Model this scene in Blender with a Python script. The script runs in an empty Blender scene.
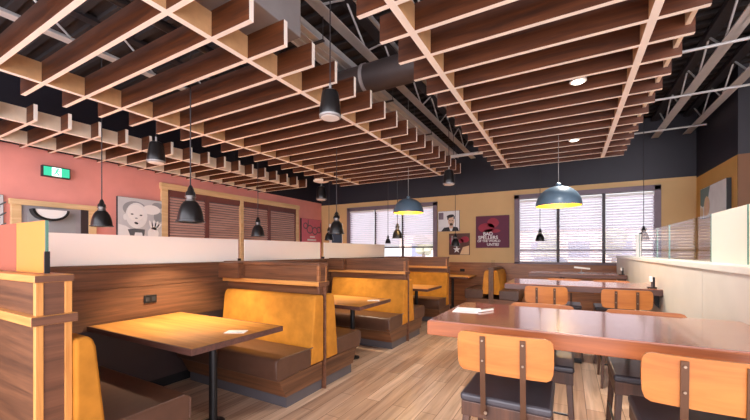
import bpy, math, random
from mathutils import Vector
random.seed(7)
S = bpy.context.scene
C = S.collection

# ------------------------------------------------------------------ colours and materials
def lin(c):
    return tuple(((v/255)/12.92 if v/255 <= .04045 else ((v/255+.055)/1.055)**2.4) for v in c) + (1,)

def newmat(name):
    m = bpy.data.materials.new(name); m.use_nodes = True
    nt = m.node_tree
    b = nt.nodes['Principled BSDF']
    return m, nt, b

def coords(nt, scale=(1, 1, 1), rot=(0, 0, 0), rnd=True):
    tc = nt.nodes.new('ShaderNodeTexCoord')
    mp = nt.nodes.new('ShaderNodeMapping'); mp.inputs['Scale'].default_value = scale; mp.inputs['Rotation'].default_value = rot
    if rnd:
        oi = nt.nodes.new('ShaderNodeObjectInfo')
        mu = nt.nodes.new('ShaderNodeMath'); mu.operation = 'MULTIPLY'; mu.inputs[1].default_value = 9.0
        va = nt.nodes.new('ShaderNodeVectorMath'); va.operation = 'ADD'
        nt.links.new(oi.outputs['Random'], mu.inputs[0])
        nt.links.new(tc.outputs['Object'], va.inputs[0]); nt.links.new(mu.outputs[0], va.inputs[1])
        nt.links.new(va.outputs[0], mp.inputs[0])
    else:
        nt.links.new(tc.outputs['Object'], mp.inputs[0])
    return mp

def ramp(nt, stops):
    r = nt.nodes.new('ShaderNodeValToRGB')
    e = r.color_ramp.elements
    e[0].position, e[0].color = stops[0]; e[1].position, e[1].color = stops[-1]
    for p, c in stops[1:-1]:
        k = e.new(p); k.color = c
    return r

def plain(name, c, rough=.5, metal=0, var=.06, nscale=6, spec=.5, coat=0, bump=0):
    m, nt, b = newmat(name)
    mp = coords(nt)
    n = nt.nodes.new('ShaderNodeTexNoise'); n.inputs['Scale'].default_value = nscale; n.inputs['Detail'].default_value = 4
    nt.links.new(mp.outputs[0], n.inputs['Vector'])
    a = lin(c); lo = tuple(v*(1-var) for v in a[:3])+(1,); hi = tuple(min(1, v*(1+var)) for v in a[:3])+(1,)
    r = ramp(nt, [(.3, lo), (.7, hi)])
    nt.links.new(n.outputs['Fac'], r.inputs[0]); nt.links.new(r.outputs[0], b.inputs['Base Color'])
    b.inputs['Roughness'].default_value = rough; b.inputs['Metallic'].default_value = metal
    b.inputs['Specular IOR Level'].default_value = spec; b.inputs['Coat Weight'].default_value = coat
    if bump:
        bp = nt.nodes.new('ShaderNodeBump'); bp.inputs['Strength'].default_value = bump; bp.inputs['Distance'].default_value = .01
        nt.links.new(n.outputs['Fac'], bp.inputs['Height']); nt.links.new(bp.outputs[0], b.inputs['Normal'])
    return m

def wood(name, dark, light, axis='X', rough=.4, fine=26, long=1.4, spec=.5, coat=0):
    m, nt, b = newmat(name)
    sc = [fine]*3; sc['XYZ'.index(axis)] = long
    mp = coords(nt, tuple(sc))
    n = nt.nodes.new('ShaderNodeTexNoise'); n.inputs['Scale'].default_value = 1; n.inputs['Detail'].default_value = 7
    n.inputs['Roughness'].default_value = .65; n.inputs['Distortion'].default_value = .6
    nt.links.new(mp.outputs[0], n.inputs['Vector'])
    d, l = lin(dark), lin(light); mid = tuple((a+c)/2 for a, c in zip(d, l))
    r = ramp(nt, [(.32, d), (.5, mid), (.68, l)])
    nt.links.new(n.outputs['Fac'], r.inputs[0]); nt.links.new(r.outputs[0], b.inputs['Base Color'])
    bp = nt.nodes.new('ShaderNodeBump'); bp.inputs['Strength'].default_value = .08; bp.inputs['Distance'].default_value = .004
    nt.links.new(n.outputs['Fac'], bp.inputs['Height']); nt.links.new(bp.outputs[0], b.inputs['Normal'])
    b.inputs['Roughness'].default_value = rough; b.inputs['Specular IOR Level'].default_value = spec
    b.inputs['Coat Weight'].default_value = coat; b.inputs['Coat Roughness'].default_value = .1
    return m

def emit(name, c, s):
    m, nt, b = newmat(name)
    b.inputs['Base Color'].default_value = lin(c)
    b.inputs['Emission Color'].default_value = lin(c); b.inputs['Emission Strength'].default_value = s
    return m

def glass(name, tint=(255, 255, 255), refl_ior=1.5, body=0., bodycol=(255, 255, 255), trans=0., rough=.02):
    """thin pane: tinted see-through mixed with Fresnel gloss and, if body > 0, a cloudy film"""
    m, nt, b = newmat(name)
    out = nt.nodes['Material Output']; nt.nodes.remove(b)
    t = nt.nodes.new('ShaderNodeBsdfTransparent'); t.inputs[0].default_value = lin(tint)
    cur = t.outputs[0]
    if body:
        d = nt.nodes.new('ShaderNodeBsdfDiffuse'); d.inputs[0].default_value = lin(bodycol)
        tl = nt.nodes.new('ShaderNodeBsdfTranslucent'); tl.inputs[0].default_value = lin(bodycol)
        mx = nt.nodes.new('ShaderNodeMixShader'); mx.inputs[0].default_value = trans
        nt.links.new(d.outputs[0], mx.inputs[1]); nt.links.new(tl.outputs[0], mx.inputs[2])
        m2 = nt.nodes.new('ShaderNodeMixShader'); m2.inputs[0].default_value = body
        nt.links.new(cur, m2.inputs[1]); nt.links.new(mx.outputs[0], m2.inputs[2]); cur = m2.outputs[0]
    g = nt.nodes.new('ShaderNodeBsdfGlossy'); g.inputs['Roughness'].default_value = rough
    f = nt.nodes.new('ShaderNodeFresnel'); f.inputs[0].default_value = refl_ior
    m3 = nt.nodes.new('ShaderNodeMixShader')
    ge = nt.nodes.new('ShaderNodeNewGeometry'); iv = nt.nodes.new('ShaderNodeMath'); iv.operation = 'SUBTRACT'; iv.inputs[0].default_value = 1
    mu = nt.nodes.new('ShaderNodeMath'); mu.operation = 'MULTIPLY'          # the pane reflects at its front face only
    nt.links.new(ge.outputs['Backfacing'], iv.inputs[1]); nt.links.new(iv.outputs[0], mu.inputs[0]); nt.links.new(f.outputs[0], mu.inputs[1])
    nt.links.new(mu.outputs[0], m3.inputs[0]); nt.links.new(cur, m3.inputs[1]); nt.links.new(g.outputs[0], m3.inputs[2])
    nt.links.new(m3.outputs[0], out.inputs[0])
    return m

M = {}
M['slat'] = wood('walnut_slat', (56, 26, 9), (100, 52, 21), 'X', .5, 22, 1.6)
M['edge'] = plain('pale_edge_banding', (252, 240, 226), .55, var=.04)
M['rail'] = plain('pale_birch_rail', (206, 160, 112), .55, var=.12, nscale=10)
M['railpale'] = plain('white_birch_rail', (236, 216, 190), .55, var=.08, nscale=10)
M['walnutY'] = wood('walnut_panel_lengthwise', (70, 44, 30), (122, 82, 56), 'Y', .38, 24, 1.1)
M['wainscot'] = wood('walnut_wainscot', (116, 70, 40), (176, 116, 70), 'X', .38, 24, 1.1)
M['darkkick'] = plain('dark_brown_kick_panel', (58, 42, 40), .5)
M['returnshade'] = plain('return_wall_shade_brown', (110, 70, 36), .6)  # shade on the right wall's return, put into its colour
M['returnshadetop'] = plain('return_wall_shade_black', (34, 30, 36), .6)  # same painted-in shade for the upper part of the return
M['walnutX'] = wood('walnut_panel_crosswise', (78, 48, 30), (132, 86, 56), 'X', .38, 24, 1.1)
M['walnutDarkX'] = wood('dark_walnut_end', (84, 52, 36), (126, 82, 58), 'Y', .4, 24, 1.4)
M['honeyZ'] = wood('honey_trim_upright', (186, 122, 58), (222, 160, 88), 'Z', .4, 30, 1.2)
M['honeyX'] = wood('honey_trim', (186, 122, 58), (222, 160, 88), 'X', .4, 30, 1.2)
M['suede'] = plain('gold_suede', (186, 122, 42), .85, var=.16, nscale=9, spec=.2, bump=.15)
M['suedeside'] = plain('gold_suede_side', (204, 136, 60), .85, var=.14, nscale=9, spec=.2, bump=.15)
M['leather'] = plain('brown_leather', (84, 57, 44), .36, var=.12, nscale=12, bump=.1)
M['blackseat'] = plain('black_vinyl', (66, 62, 66), .3, var=.1, nscale=14, bump=.08)
M['tabletop'] = wood('stained_tabletop', (160, 102, 46), (208, 142, 68), 'X', .34, 16, 1.0)
M['tableedge'] = wood('dark_table_edge', (70, 46, 42), (104, 70, 60), 'X', .4)
M['bartop'] = wood('red_brown_bar_top', (128, 66, 44), (180, 104, 70), 'X', .25, 14, 1.0, coat=1.0)
M['baredge'] = wood('red_brown_bar_edge', (130, 68, 34), (178, 100, 50), 'X', .4, 16, 1.0)
M['ply'] = wood('honey_plywood', (166, 94, 38), (194, 122, 56), 'X', .38, 14, 2.0)
M['stoolwood'] = wood('dark_stool_wood', (60, 38, 28), (96, 62, 44), 'Z', .4)
M['strap'] = plain('bronze_steel_strap', (92, 62, 42), .4, .5)
M['bolt'] = plain('steel_bolt', (150, 128, 108), .35, .8)
M['black'] = plain('black_steel', (28, 27, 28), .4, .3)
M['pendant'] = plain('black_enamel', (30, 28, 28), .3, .2)
M['collar'] = plain('worn_metal_collar', (110, 104, 100), .3, .7)
M['gray'] = plain('gray_steel', (150, 148, 146), .5, .2)
M['joist'] = plain('painted_joist', (196, 194, 192), .6)
M['duct'] = plain('dull_galvanised_duct', (150, 144, 142), .5, .1)
M['darkduct'] = plain('dark_duct', (74, 64, 62), .5, .3)
M['darkpipe'] = plain('dark_pipe', (52, 48, 50), .5, .2)
M['deck'] = plain('dark_ceiling_deck', (44, 38, 38), .8)
M['toekick'] = plain('gray_toe_kick', (96, 92, 96), .4, .3)
M['red'] = plain('red_wall_paint', (226, 148, 136), .7, var=.08, nscale=2)
M['navy'] = plain('navy_wall_paint', (36, 33, 42), .5, var=.08, nscale=2)
M['tan'] = plain('tan_wall_paint', (214, 178, 124), .7, var=.05, nscale=2)
M['ochre'] = plain('ochre_wall_paint', (214, 164, 84), .7, var=.05, nscale=2)
M['plaster'] = plain('pale_plaster', (214, 208, 196), .5, var=.05, nscale=3)
M['ledge'] = plain('pale_ledge', (232, 228, 216), .35, var=.04)
M['birch'] = wood('birch_trim', (206, 168, 118), (230, 198, 150), 'Y', .5)
M['frost'] = glass('frosted_glass', (255, 255, 255), 1.3, .97, (255, 253, 248), .5, .3)
M['clear'] = glass('clear_glass', (250, 252, 250), 1.5)
M['glassedge'] = plain('green_glass_edge', (92, 136, 120), .2)
M['cream'] = glass('cream_frosted_glass', (255, 250, 240), 1.4, .9, (236, 230, 216), .3, .2)
M['amber'] = glass('amber_glass', (255, 210, 140), 1.3, .75, (240, 176, 92), .3, .15)
M['rosy'] = glass('rosy_glass', (240, 190, 170), 1.3, .75, (196, 120, 96), .3, .15)
M['blindwood'] = wood('brown_blind_slat', (196, 146, 130), (236, 196, 180), 'Y', .5, 20, 1.0)
M['darkframe'] = plain('dark_window_frame', (54, 44, 46), .5)
M['mauve'] = plain('mauve_window_casing', (122, 106, 116), .5)
M['brownframe'] = plain('brown_window_frame', (112, 66, 60), .5)
m_, nt_, b_ = newmat('white_blind_slat')
b_.inputs['Base Color'].default_value = lin((250, 246, 250)); b_.inputs['Roughness'].default_value = .5
_tl = nt_.nodes.new('ShaderNodeBsdfTranslucent'); _tl.inputs[0].default_value = lin((252, 248, 252))
_mx = nt_.nodes.new('ShaderNodeMixShader'); _mx.inputs[0].default_value = .65
nt_.links.new(b_.outputs[0], _mx.inputs[1]); nt_.links.new(_tl.outputs[0], _mx.inputs[2]); nt_.links.new(_mx.outputs[0], nt_.nodes['Material Output'].inputs[0])
M['blindwhite'] = m_
M['dome'] = plain('slate_blue_enamel', (84, 104, 120), .35, .1)
M['gold'] = plain('gold_leaf_inside', (236, 180, 50), .4, .3)
M['bulb'] = emit('warm_bulb', (255, 220, 160), 6)
M['lens'] = emit('downlight_lens', (255, 246, 230), 4)
M['white'] = plain('white_paint', (240, 238, 234), .5, var=.02)
M['paper'] = plain('white_paper', (246, 240, 232), .6, var=.02)
M['doorgray'] = plain('gray_door', (150, 148, 152), .4)
M['exitgreen'] = emit('exit_green', (50, 180, 140), .5)
M['exitwhite'] = emit('exit_white', (225, 255, 245), .5)
for k, c in dict(bw0=(36, 36, 38), bw1=(96, 98, 100), bw2=(150, 152, 154), bw3=(200, 200, 200), bw4=(232, 232, 230), skin=(226, 190, 160),
                 mar=(96, 28, 58), crim=(158, 38, 60), pink=(214, 110, 124), dkbrown=(92, 58, 48), teal=(112, 138, 132), sand=(226, 196, 150),
                 asphalt=(206, 200, 208), leafg=(158, 156, 132), bark=(130, 112, 98), carw=(200, 200, 206), card=(120, 122, 138), brickc=(232, 208, 190), denim=(60, 78, 96)).items():
    M[k] = plain('art_'+k, c, .6, var=.05)

# floor boards
m_, nt_, b_ = newmat('oak_floor_boards')
mp_ = coords(nt_, (1, 1, 1), (0, 0, math.pi/2), rnd=False)
br_ = nt_.nodes.new('ShaderNodeTexBrick'); br_.offset = .37; br_.inputs['Scale'].default_value = 1
br_.inputs['Brick Width'].default_value = 1.2; br_.inputs['Row Height'].default_value = .14; br_.inputs['Mortar Size'].default_value = .0025
br_.inputs['Color1'].default_value = lin((224, 190, 162)); br_.inputs['Color2'].default_value = lin((192, 154, 126)); br_.inputs['Mortar'].default_value = lin((110, 80, 60))
nt_.links.new(mp_.outputs[0], br_.inputs['Vector'])
mp2_ = coords(nt_, (20, 1.1, 20), rnd=False)
n_ = nt_.nodes.new('ShaderNodeTexNoise'); n_.inputs['Scale'].default_value = 1; n_.inputs['Detail'].default_value = 7; n_.inputs['Distortion'].default_value = .8
nt_.links.new(mp2_.outputs[0], n_.inputs['Vector'])
r_ = ramp(nt_, [(.3, (.46, .40, .36, 1)), (.7, (1.0, 1.0, 1.0, 1))]); nt_.links.new(n_.outputs['Fac'], r_.inputs[0])
x_ = nt_.nodes.new('ShaderNodeMixRGB'); x_.blend_type = 'MULTIPLY'; x_.inputs[0].default_value = .8
nt_.links.new(br_.outputs[0], x_.inputs[1]); nt_.links.new(r_.outputs[0], x_.inputs[2]); nt_.links.new(x_.outputs[0], b_.inputs['Base Color'])
b_.inputs['Roughness'].default_value = .3
M['floor'] = m_

# ------------------------------------------------------------------ mesh helpers
class MB:
    def __init__(s): s.v = []; s.f = []; s.m = []; s.chunks = []
    def add(s, vs, fs, m=0):
        o = len(s.v); f0 = len(s.f); s.v += [tuple(p) for p in vs]
        for f in fs: s.f.append([i+o for i in f]); s.m.append(m)
        s.chunks.append((o, f0, len(s.v), len(s.f)))
        return s
    def box(s, x0, x1, y0, y1, z0, z1, m=0):
        vs = [(x, y, z) for x in (x0, x1) for y in (y0, y1) for z in (z0, z1)]
        return s.add(vs, [(0, 1, 3, 2), (4, 6, 7, 5), (0, 4, 5, 1), (2, 3, 7, 6), (0, 2, 6, 4), (1, 5, 7, 3)], m)
    def prism(s, pts, axis, a0, a1, m=0):
        """pts: outline in the two other axes (in x,y,z order), extruded along axis"""
        n = len(pts)
        def P(p, a):
            return (a, p[0], p[1]) if axis == 'X' else (p[0], a, p[1]) if axis == 'Y' else (p[0], p[1], a)
        vs = [P(p, a0) for p in pts]+[P(p, a1) for p in pts]
        fs = [tuple(range(n)), tuple(range(2*n-1, n-1, -1))]+[(i, i+n, (i+1) % n+n, (i+1) % n) for i in range(n)]
        return s.add(vs, fs, m)
    def lathe(s, prof, c=(0, 0, 0), n=24, m=0, closed=False):
        """prof: list of (r, z)"""
        k = len(prof); vs = []
        for r, z in prof:
            for i in range(n):
                a = 2*math.pi*i/n
                vs.append((c[0]+max(r, .0004)*math.cos(a), c[1]+max(r, .0004)*math.sin(a), c[2]+z))
        fs = []
        for j in range(k-1 if not closed else k):
            j2 = (j+1) % k
            for i in range(n):
                i2 = (i+1) % n
                fs.append((j*n+i, j*n+i2, j2*n+i2, j2*n+i))
        if not closed:
            fs.append(tuple(range(n-1, -1, -1))); fs.append(tuple((k-1)*n+i for i in range(n)))
        return s.add(vs, fs, m)
    def tube(s, pts, r, n=8, m=0):
        pts = [Vector(p) for p in pts]; vs = []; k = len(pts)
        for j, p in enumerate(pts):
            d = (pts[min(j+1, k-1)]-pts[max(j-1, 0)]).normalized()
            u = d.cross(Vector((0, 0, 1)) if abs(d.z) < .9 else Vector((1, 0, 0))).normalized(); w = d.cross(u)
            rr = r[j] if isinstance(r, (list, tuple)) else r
            for i in range(n):
                a = 2*math.pi*i/n
                vs.append(p+u*rr*math.cos(a)+w*rr*math.sin(a))
        fs = [(j*n+i, j*n+(i+1) % n, (j+1)*n+(i+1) % n, (j+1)*n+i) for j in range(k-1) for i in range(n)]
        fs += [tuple(range(n-1, -1, -1)), tuple((k-1)*n+i for i in range(n))]
        return s.add(vs, fs, m)
    def bar(s, p0, p1, w, h, m=0, w1=None, h1=None):
        """rectangular bar from p0 to p1, optionally tapering"""
        p0, p1 = Vector(p0), Vector(p1); d = (p1-p0).normalized()
        u = d.cross(Vector((0, 0, 1)) if abs(d.z) < .95 else Vector((0, 1, 0))).normalized(); q = d.cross(u)
        vs = []
        for p, a, b in ((p0, w, h), (p1, w1 or w, h1 or h)):
            vs += [p+u*a/2*i+q*b/2*j for i, j in ((-1, -1), (1, -1), (1, 1), (-1, 1))]
        return s.add(vs, [(3, 2, 1, 0), (4, 5, 6, 7), (0, 1, 5, 4), (1, 2, 6, 5), (2, 3, 7, 6), (3, 0, 4, 7)], m)
    def build(s, name, mats, parent=None, world=True, bevel=0, smooth=False, seg=2):
        off = Vector((0, 0, 0))
        if parent is not None and world:
            q = parent
            while q is not None: off += q.location; q = q.parent
        me = bpy.data.meshes.new(name)
        me.from_pydata([tuple(Vector(p)-off) for p in s.v], [], s.f)
        if not isinstance(mats, (list, tuple)): mats = [mats]
        for m in mats: me.materials.append(M[m] if isinstance(m, str) else m)
        me.polygons.foreach_set('material_index', s.m)
        import bmesh
        bm = bmesh.new(); bm.from_mesh(me); bmesh.ops.recalc_face_normals(bm, faces=bm.faces); bm.to_mesh(me); bm.free()
        o = bpy.data.objects.new(name, me); C.objects.link(o)
        if parent is not None: o.parent = parent
        if smooth:
            me.polygons.foreach_set('use_smooth', [True]*len(me.polygons))
            try: me.set_sharp_from_angle(angle=math.radians(35))
            except Exception: pass
        if bevel:
            b = o.modifiers.new('bevel', 'BEVEL'); b.width = bevel; b.segments = seg; b.limit_method = 'ANGLE'; b.angle_limit = math.radians(40)
            if bevel > .008:
                me.polygons.foreach_set('use_smooth', [True]*len(me.polygons))
                try: me.set_sharp_from_angle(angle=math.radians(60))
                except Exception: pass
                b.harden_normals = True
        return o

def tag(o, label, cat, group=None, kind=None):
    o['label'] = label; o['category'] = cat
    if group: o['group'] = group
    if kind: o['kind'] = kind
    return o

def thing(name, label, cat, loc=(0, 0, 0), rz=0, group=None):
    o = bpy.data.objects.new(name, None); C.objects.link(o); o.empty_display_size = .1
    o.location = loc; o.rotation_euler = (0, 0, rz)
    return tag(o, label, cat, group)

def struct(o, label, cat):
    o['kind'] = 'structure'; o['label'] = label; o['category'] = cat
    return o

def copy_tree(o, parent=None):
    c = o.copy(); C.objects.link(c)
    if parent is not None: c.parent = parent
    for ch in list(o.children): copy_tree(ch, c)
    return c

def light(name, kind, loc, power, color, parent=None, rot=(0, 0, 0), size=.05, spot=None, blend=.6, shape=None):
    d = bpy.data.lights.new(name, kind); d.energy = power; d.color = color
    if kind == 'SPOT': d.spot_size = math.radians(spot); d.spot_blend = blend; d.shadow_soft_size = size
    elif kind == 'POINT': d.shadow_soft_size = size
    o = bpy.data.objects.new(name, d); C.objects.link(o); o.location = loc; o.rotation_euler = rot
    if parent is not None: o.parent = parent
    return o

def text_part(name, s, mat, parent, loc, rot, size, depth=.002):
    cu = bpy.data.curves.new(name, 'FONT'); cu.body = s; cu.size = size; cu.extrude = depth; cu.align_x = 'CENTER'; cu.offset = size*.02
    t = bpy.data.objects.new(name, cu); C.objects.link(t)
    dg = bpy.context.evaluated_depsgraph_get()
    me = bpy.data.meshes.new_from_object(t.evaluated_get(dg)); bpy.data.objects.remove(t)
    o = bpy.data.objects.new(name, me); C.objects.link(o); me.materials.clear(); me.materials.append(M[mat])
    o.parent = parent; o.location = loc; o.rotation_euler = rot
    return o

# ------------------------------------------------------------------ the setting
XL, XR, YB, ZT, ZC = -7.0, 2.2, 9.0, 2.88, 4.2
YF = -2.5
struct(MB().box(XL-.1, 5, YF, YB+.1, -.1, 0).build('floor', 'floor'), 'light oak plank floor of the dining room', 'floor')
cd = MB()
cd.box(XL-.1, 5, YF, YB+.1, ZC, ZC+.1)
for i in range(58):
    y = YF+.1+i*.2
    cd.box(XL, 5, y, y+.07, ZC-.05, ZC)
struct(cd.build('ceiling', 'deck'), 'dark ribbed roof deck high above the slat rafts', 'ceiling')
w = MB(); w.box(XL-.1, XL, YF, YB, 0, 2.95, 0); w.box(XL-.1, XL, YF, YB, 2.95, ZC, 1)
struct(w.build('wall_left', ['red', 'navy']), 'salmon red side wall with dark upper band', 'wall')
w = MB()
W1 = (-5.9, -3.16, 1.13, 2.64); W2 = (-1.05, 1.57, 1.13, 2.66)
y0, y1 = YB, YB+.12
for a, b in ((XL, W1[0]), (W1[1], W2[0]), (W2[1], XR+.1)): w.box(a, b, y0, y1, 0, ZT)
for q in (W1, W2): w.box(q[0], q[1], y0, y1, 0, q[2]); w.box(q[0], q[1], y0, y1, q[3], ZT)
w.box(XL, XR+.1, y0, y1, ZT, ZC, 1)
struct(w.build('wall_back', ['tan', 'navy']), 'tan end wall with dark upper band and two windows', 'wall')
w = MB()
YP = 7.12
w.box(XR, XR+.1, YP, YB, 0, 2.84, 0); w.box(XR, XR+.1, YP, YB, 2.84, ZC, 1)
w.box(XR, 4.9, YP-.02, YP, 0, 2.84, 2); w.box(XR, 4.9, YP-.02, YP, 2.84, ZC, 3)  # return wall, its shade painted in with darker colours
w.box(4.9, 5, 2, YP+.1, 0, 2.84, 0); w.box(4.9, 5, 2, YP+.1, 2.84, ZC, 1)
struct(w.build('wall_right', ['ochre', 'navy', 'returnshade', 'returnshadetop']), 'ochre side wall with dark upper band beyond the glass screen', 'wall')
w = MB(); w.box(XL, XR, YB-.03, YB, 0, 1.06); w.box(XL, XR, YB-.045, YB, 1.06, 1.12)
for x in (-6.2, -5.2, -4.2, -3.2, -2.2, -1.2, -.2, .8, 1.8): w.box(x, x+.85, YB-.04, YB-.03, .9, 1.04)
struct(w.build('trim_1', 'wainscot'), 'walnut wainscot below the end wall windows', 'trim')

def back_window(n, q, mull, rail, lab):
    x0, x1, z0, z1 = q
    fr = MB()
    for a, b, c, d in ((x0-.08, x0+.03, z0-.02, z1+.09), (x1-.03, x1+.08, z0-.02, z1+.09), (x0-.08, x1+.08, z1-.0, z1+.1), (x0-.08, x1+.08, z0-.03, z0+.02)):
        fr.box(a, b, YB-.05, YB+.1, c, d)
    o = struct(fr.build('window_%d' % n, 'mauve', bevel=.004), lab, 'window')
    ms = MB()
    for x in mull: ms.box(x-.03, x+.03, YB+.015, YB+.07, z0, z1)
    ms.box(x0, x1, YB+.02, YB+.065, rail-.022, rail+.022)
    ms.build('mullion', 'darkframe', o)
    MB().box(x0, x1, YB+.08, YB+.086, z0, z1).build('pane', 'clear', o)
    return o
back_window(1, W1, (-5.0, -4.12), 1.52, 'end wall window over the booths with three white blinds')
back_window(2, W2, (-.2, .68), 1.43, 'end wall window behind the bar tables with three white blinds')

def blind(x0, x1, z0, z1, tilt, lab, grp):
    t = thing('venetian_blind', lab, 'blind', ((x0+x1)/2, YB-.01, z0), 0, grp)
    MB().box(x0, x1, YB-.04, YB+.01, z1-.05, z1).build('head_rail', 'white', t)
    MB().box(x0, x1, YB-.03, YB+.005, z0, z0+.02).build('bottom_rail', 'white', t)
    sl = MB(); z = z0+.06; a = math.radians(tilt)
    while z < z1-.06:
        dy, dz = .025*math.cos(a), .025*math.sin(a)
        yc = YB-.012
        sl.add([(x0, yc-dy, z-dz), (x1, yc-dy, z-dz), (x1, yc+dy, z+dz), (x0, yc+dy, z+dz), (x0, yc-dy, z-dz+.003), (x1, yc-dy, z-dz+.003), (x1, yc+dy, z+dz+.003), (x0, yc+dy, z+dz+.003)],
               [(0, 1, 2, 3), (7, 6, 5, 4), (0, 4, 5, 1), (1, 5, 6, 2), (2, 6, 7, 3), (3, 7, 4, 0)])
        z += .058
    sl.build('slats', 'blindwhite', t)
    cd = MB()
    for x in (x0+.12, x1-.12): cd.tube([(x, YB-.04, z0), (x, YB-.04, z1-.02)], .0015, 5)
    cd.build('ladder_cord', 'white', t)
g1 = 'white blinds over the booth window'; g2 = 'white blinds behind the bar tables'
blind(-5.87, -5.03, 1.56, 2.62, 62, 'closed white blind, first from the red wall corner', g1)
blind(-4.97, -4.15, 1.56, 2.62, 62, 'closed white blind between the two dark mullions of the booth window', g1)
blind(-4.09, -3.19, 1.56, 2.62, 62, 'closed white blind behind the slate dome pendant over the booths', g1)
blind(-1.02, -.23, 1.15, 2.62, 50, 'half open white blind nearest the maroon lettered canvas', g2)
blind(-.17, .65, 1.15, 2.62, 50, 'half open white blind in the middle of the bar window', g2)
blind(.71, 1.54, 1.15, 2.62, 50, 'half open white blind nearest the ochre wall', g2)

# red wall: window with wooden blinds, door
fr = MB(); X0 = XL
fr.box(X0, X0+.06, 3.9, 4.02, 1.0, 2.74); fr.box(X0, X0+.06, 7.74, 7.86, 1.0, 2.74); fr.box(X0, X0+.07, 3.88, 7.88, 2.63, 2.75); fr.box(X0, X0+.07, 3.88, 7.88, .94, 1.02)
o = struct(fr.build('window_3', 'birch', bevel=.004), 'long window on the red wall in a pale wood frame', 'window')
ms = MB(); ms.box(X0, X0+.08, 5.76, 5.84, 1.02, 2.63); ms.build('mullion', 'birch', o)
ms = MB()
for y in (4.88, 6.7): ms.box(X0, X0+.06, y-.045, y+.045, 1.02, 2.63)
for a, b in ((4.02, 4.06), (7.70, 7.74)): ms.box(X0, X0+.05, a, b, 1.02, 2.63)
ms.box(X0, X0+.05, 4.02, 7.74, 2.55, 2.63)
ms.build('inner_frame', 'brownframe', o)
MB().box(X0+.002, X0+.008, 4.02, 7.74, 1.02, 2.63).build('pane', 'bw1', o)
labs = ['brown wooden blind beside the baby photograph', 'brown wooden blind, second from the baby photograph', 'brown wooden blind, third from the baby photograph', 'brown wooden blind nearest the end wall corner']
for (a, b), lab in zip(((4.07, 4.83), (4.93, 5.75), (5.85, 6.65), (6.75, 7.69)), labs):
    t = thing('wooden_blind', lab, 'blind', (X0+.03, (a+b)/2, 1.03), 0, 'wooden blinds on the red wall')
    MB().box(X0+.01, X0+.05, a, b, 2.5, 2.55).build('head_rail', 'brownframe', t)
    MB().box(X0+.015, X0+.045, a, b, 1.03, 1.055).build('bottom_rail', 'blindwood', t)
    sl = MB(); z = 1.09
    while z < 2.5:
        sl.add([(X0+.018, a, z+.02), (X0+.018, b, z+.02), (X0+.048, b, z-.022), (X0+.048, a, z-.022), (X0+.014, a, z+.017), (X0+.014, b, z+.017), (X0+.044, b, z-.025), (X0+.044, a, z-.025)],
               [(0, 1, 2, 3), (7, 6, 5, 4), (0, 4, 5, 1), (1, 5, 6, 2), (2, 6, 7, 3), (3, 7, 4, 0)]); z += .055
    sl.build('slats', 'blindwood', t)
fr = MB(); fr.box(X0, X0+.05, 1.80, 1.91, 0, 2.08); fr.box(X0, X0+.05, 2.72, 2.83, 0, 2.08); fr.box(X0, X0+.06, 1.78, 2.87, 2.08, 2.16)
d = struct(fr.build('door_1', 'birch', bevel=.004), 'gray door with pale wood casing on the red wall', 'door')
lf = MB().box(X0, X0+.025, 1.91, 2.72, 0.005, 2.08).build('door_leaf', 'doorgray', d)
MB().box(X0, X0+.04, 2.62, 2.72, 0.005, 2.08).build('door_edge', 'darkframe', d)
MB().box(X0+.025, X0+.03, 1.98, 2.55, .9, 2.0).build('door_glass', 'bw2', d)
MB().tube([(X0+.03, 2.56, .98), (X0+.08, 2.56, .98), (X0+.08, 2.47, .98)], .01).build('door_handle', 'gray', d)

# ------------------------------------------------------------------ spine partition with frosted glass
XS = -3.65
t = thing('booth_spine_partition', 'long walnut partition with frosted glass on top behind the booths', 'partition', (XS-.07, 3.8, 0))
MB().box(XS-.14, XS, -.6, 7.16, .70, 1.06).build('panel', 'walnutY', t, bevel=.003)
k_ = MB().box(XS-.14, XS-.004, -.6, 7.16, .1, .70).build('kick_panel', 'darkkick', t); k_['label'] = 'dark lower panel'
MB().box(XS-.14, XS+.005, -.6, 7.16, 1.06, 1.245).build('upper_panel', 'walnutY', t, bevel=.003)
MB().box(XS-.15, XS+.015, -.6, 7.17, 1.245, 1.275).build('cap_rail', 'walnutY', t, bevel=.004)
MB().box(XS-.13, XS-.01, -.6, 7.15, 0, .1).build('plinth', 'black', t)
for a, b in ((.62, 3.05), (3.15, 4.74), (4.85, 7.13)):
    MB().box(XS-.075, XS-.065, a, b, 1.275, 1.555).build('frosted_pane', 'frost', t)
for y in (3.02, 4.78):
    MB().box(XS-.09, XS-.05, y+.02, y+.06, 1.275, 1.31).build('glass_clip', 'black', t)
for y, lab in ((1.935, 'black outlet plate on the walnut partition above the front booth table'),):
    p = tag(MB().box(XS, XS+.012, y-.06, y+.06, .885, .965).build('outlet_plate', 'black', bevel=.003), lab, 'outlet')
    so = MB()
    for dy in (-.03, .03): so.box(XS+.012, XS+.014, y+dy-.018, y+dy+.018, .905, .945)
    so.build('socket', 'bw0', p)

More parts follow.
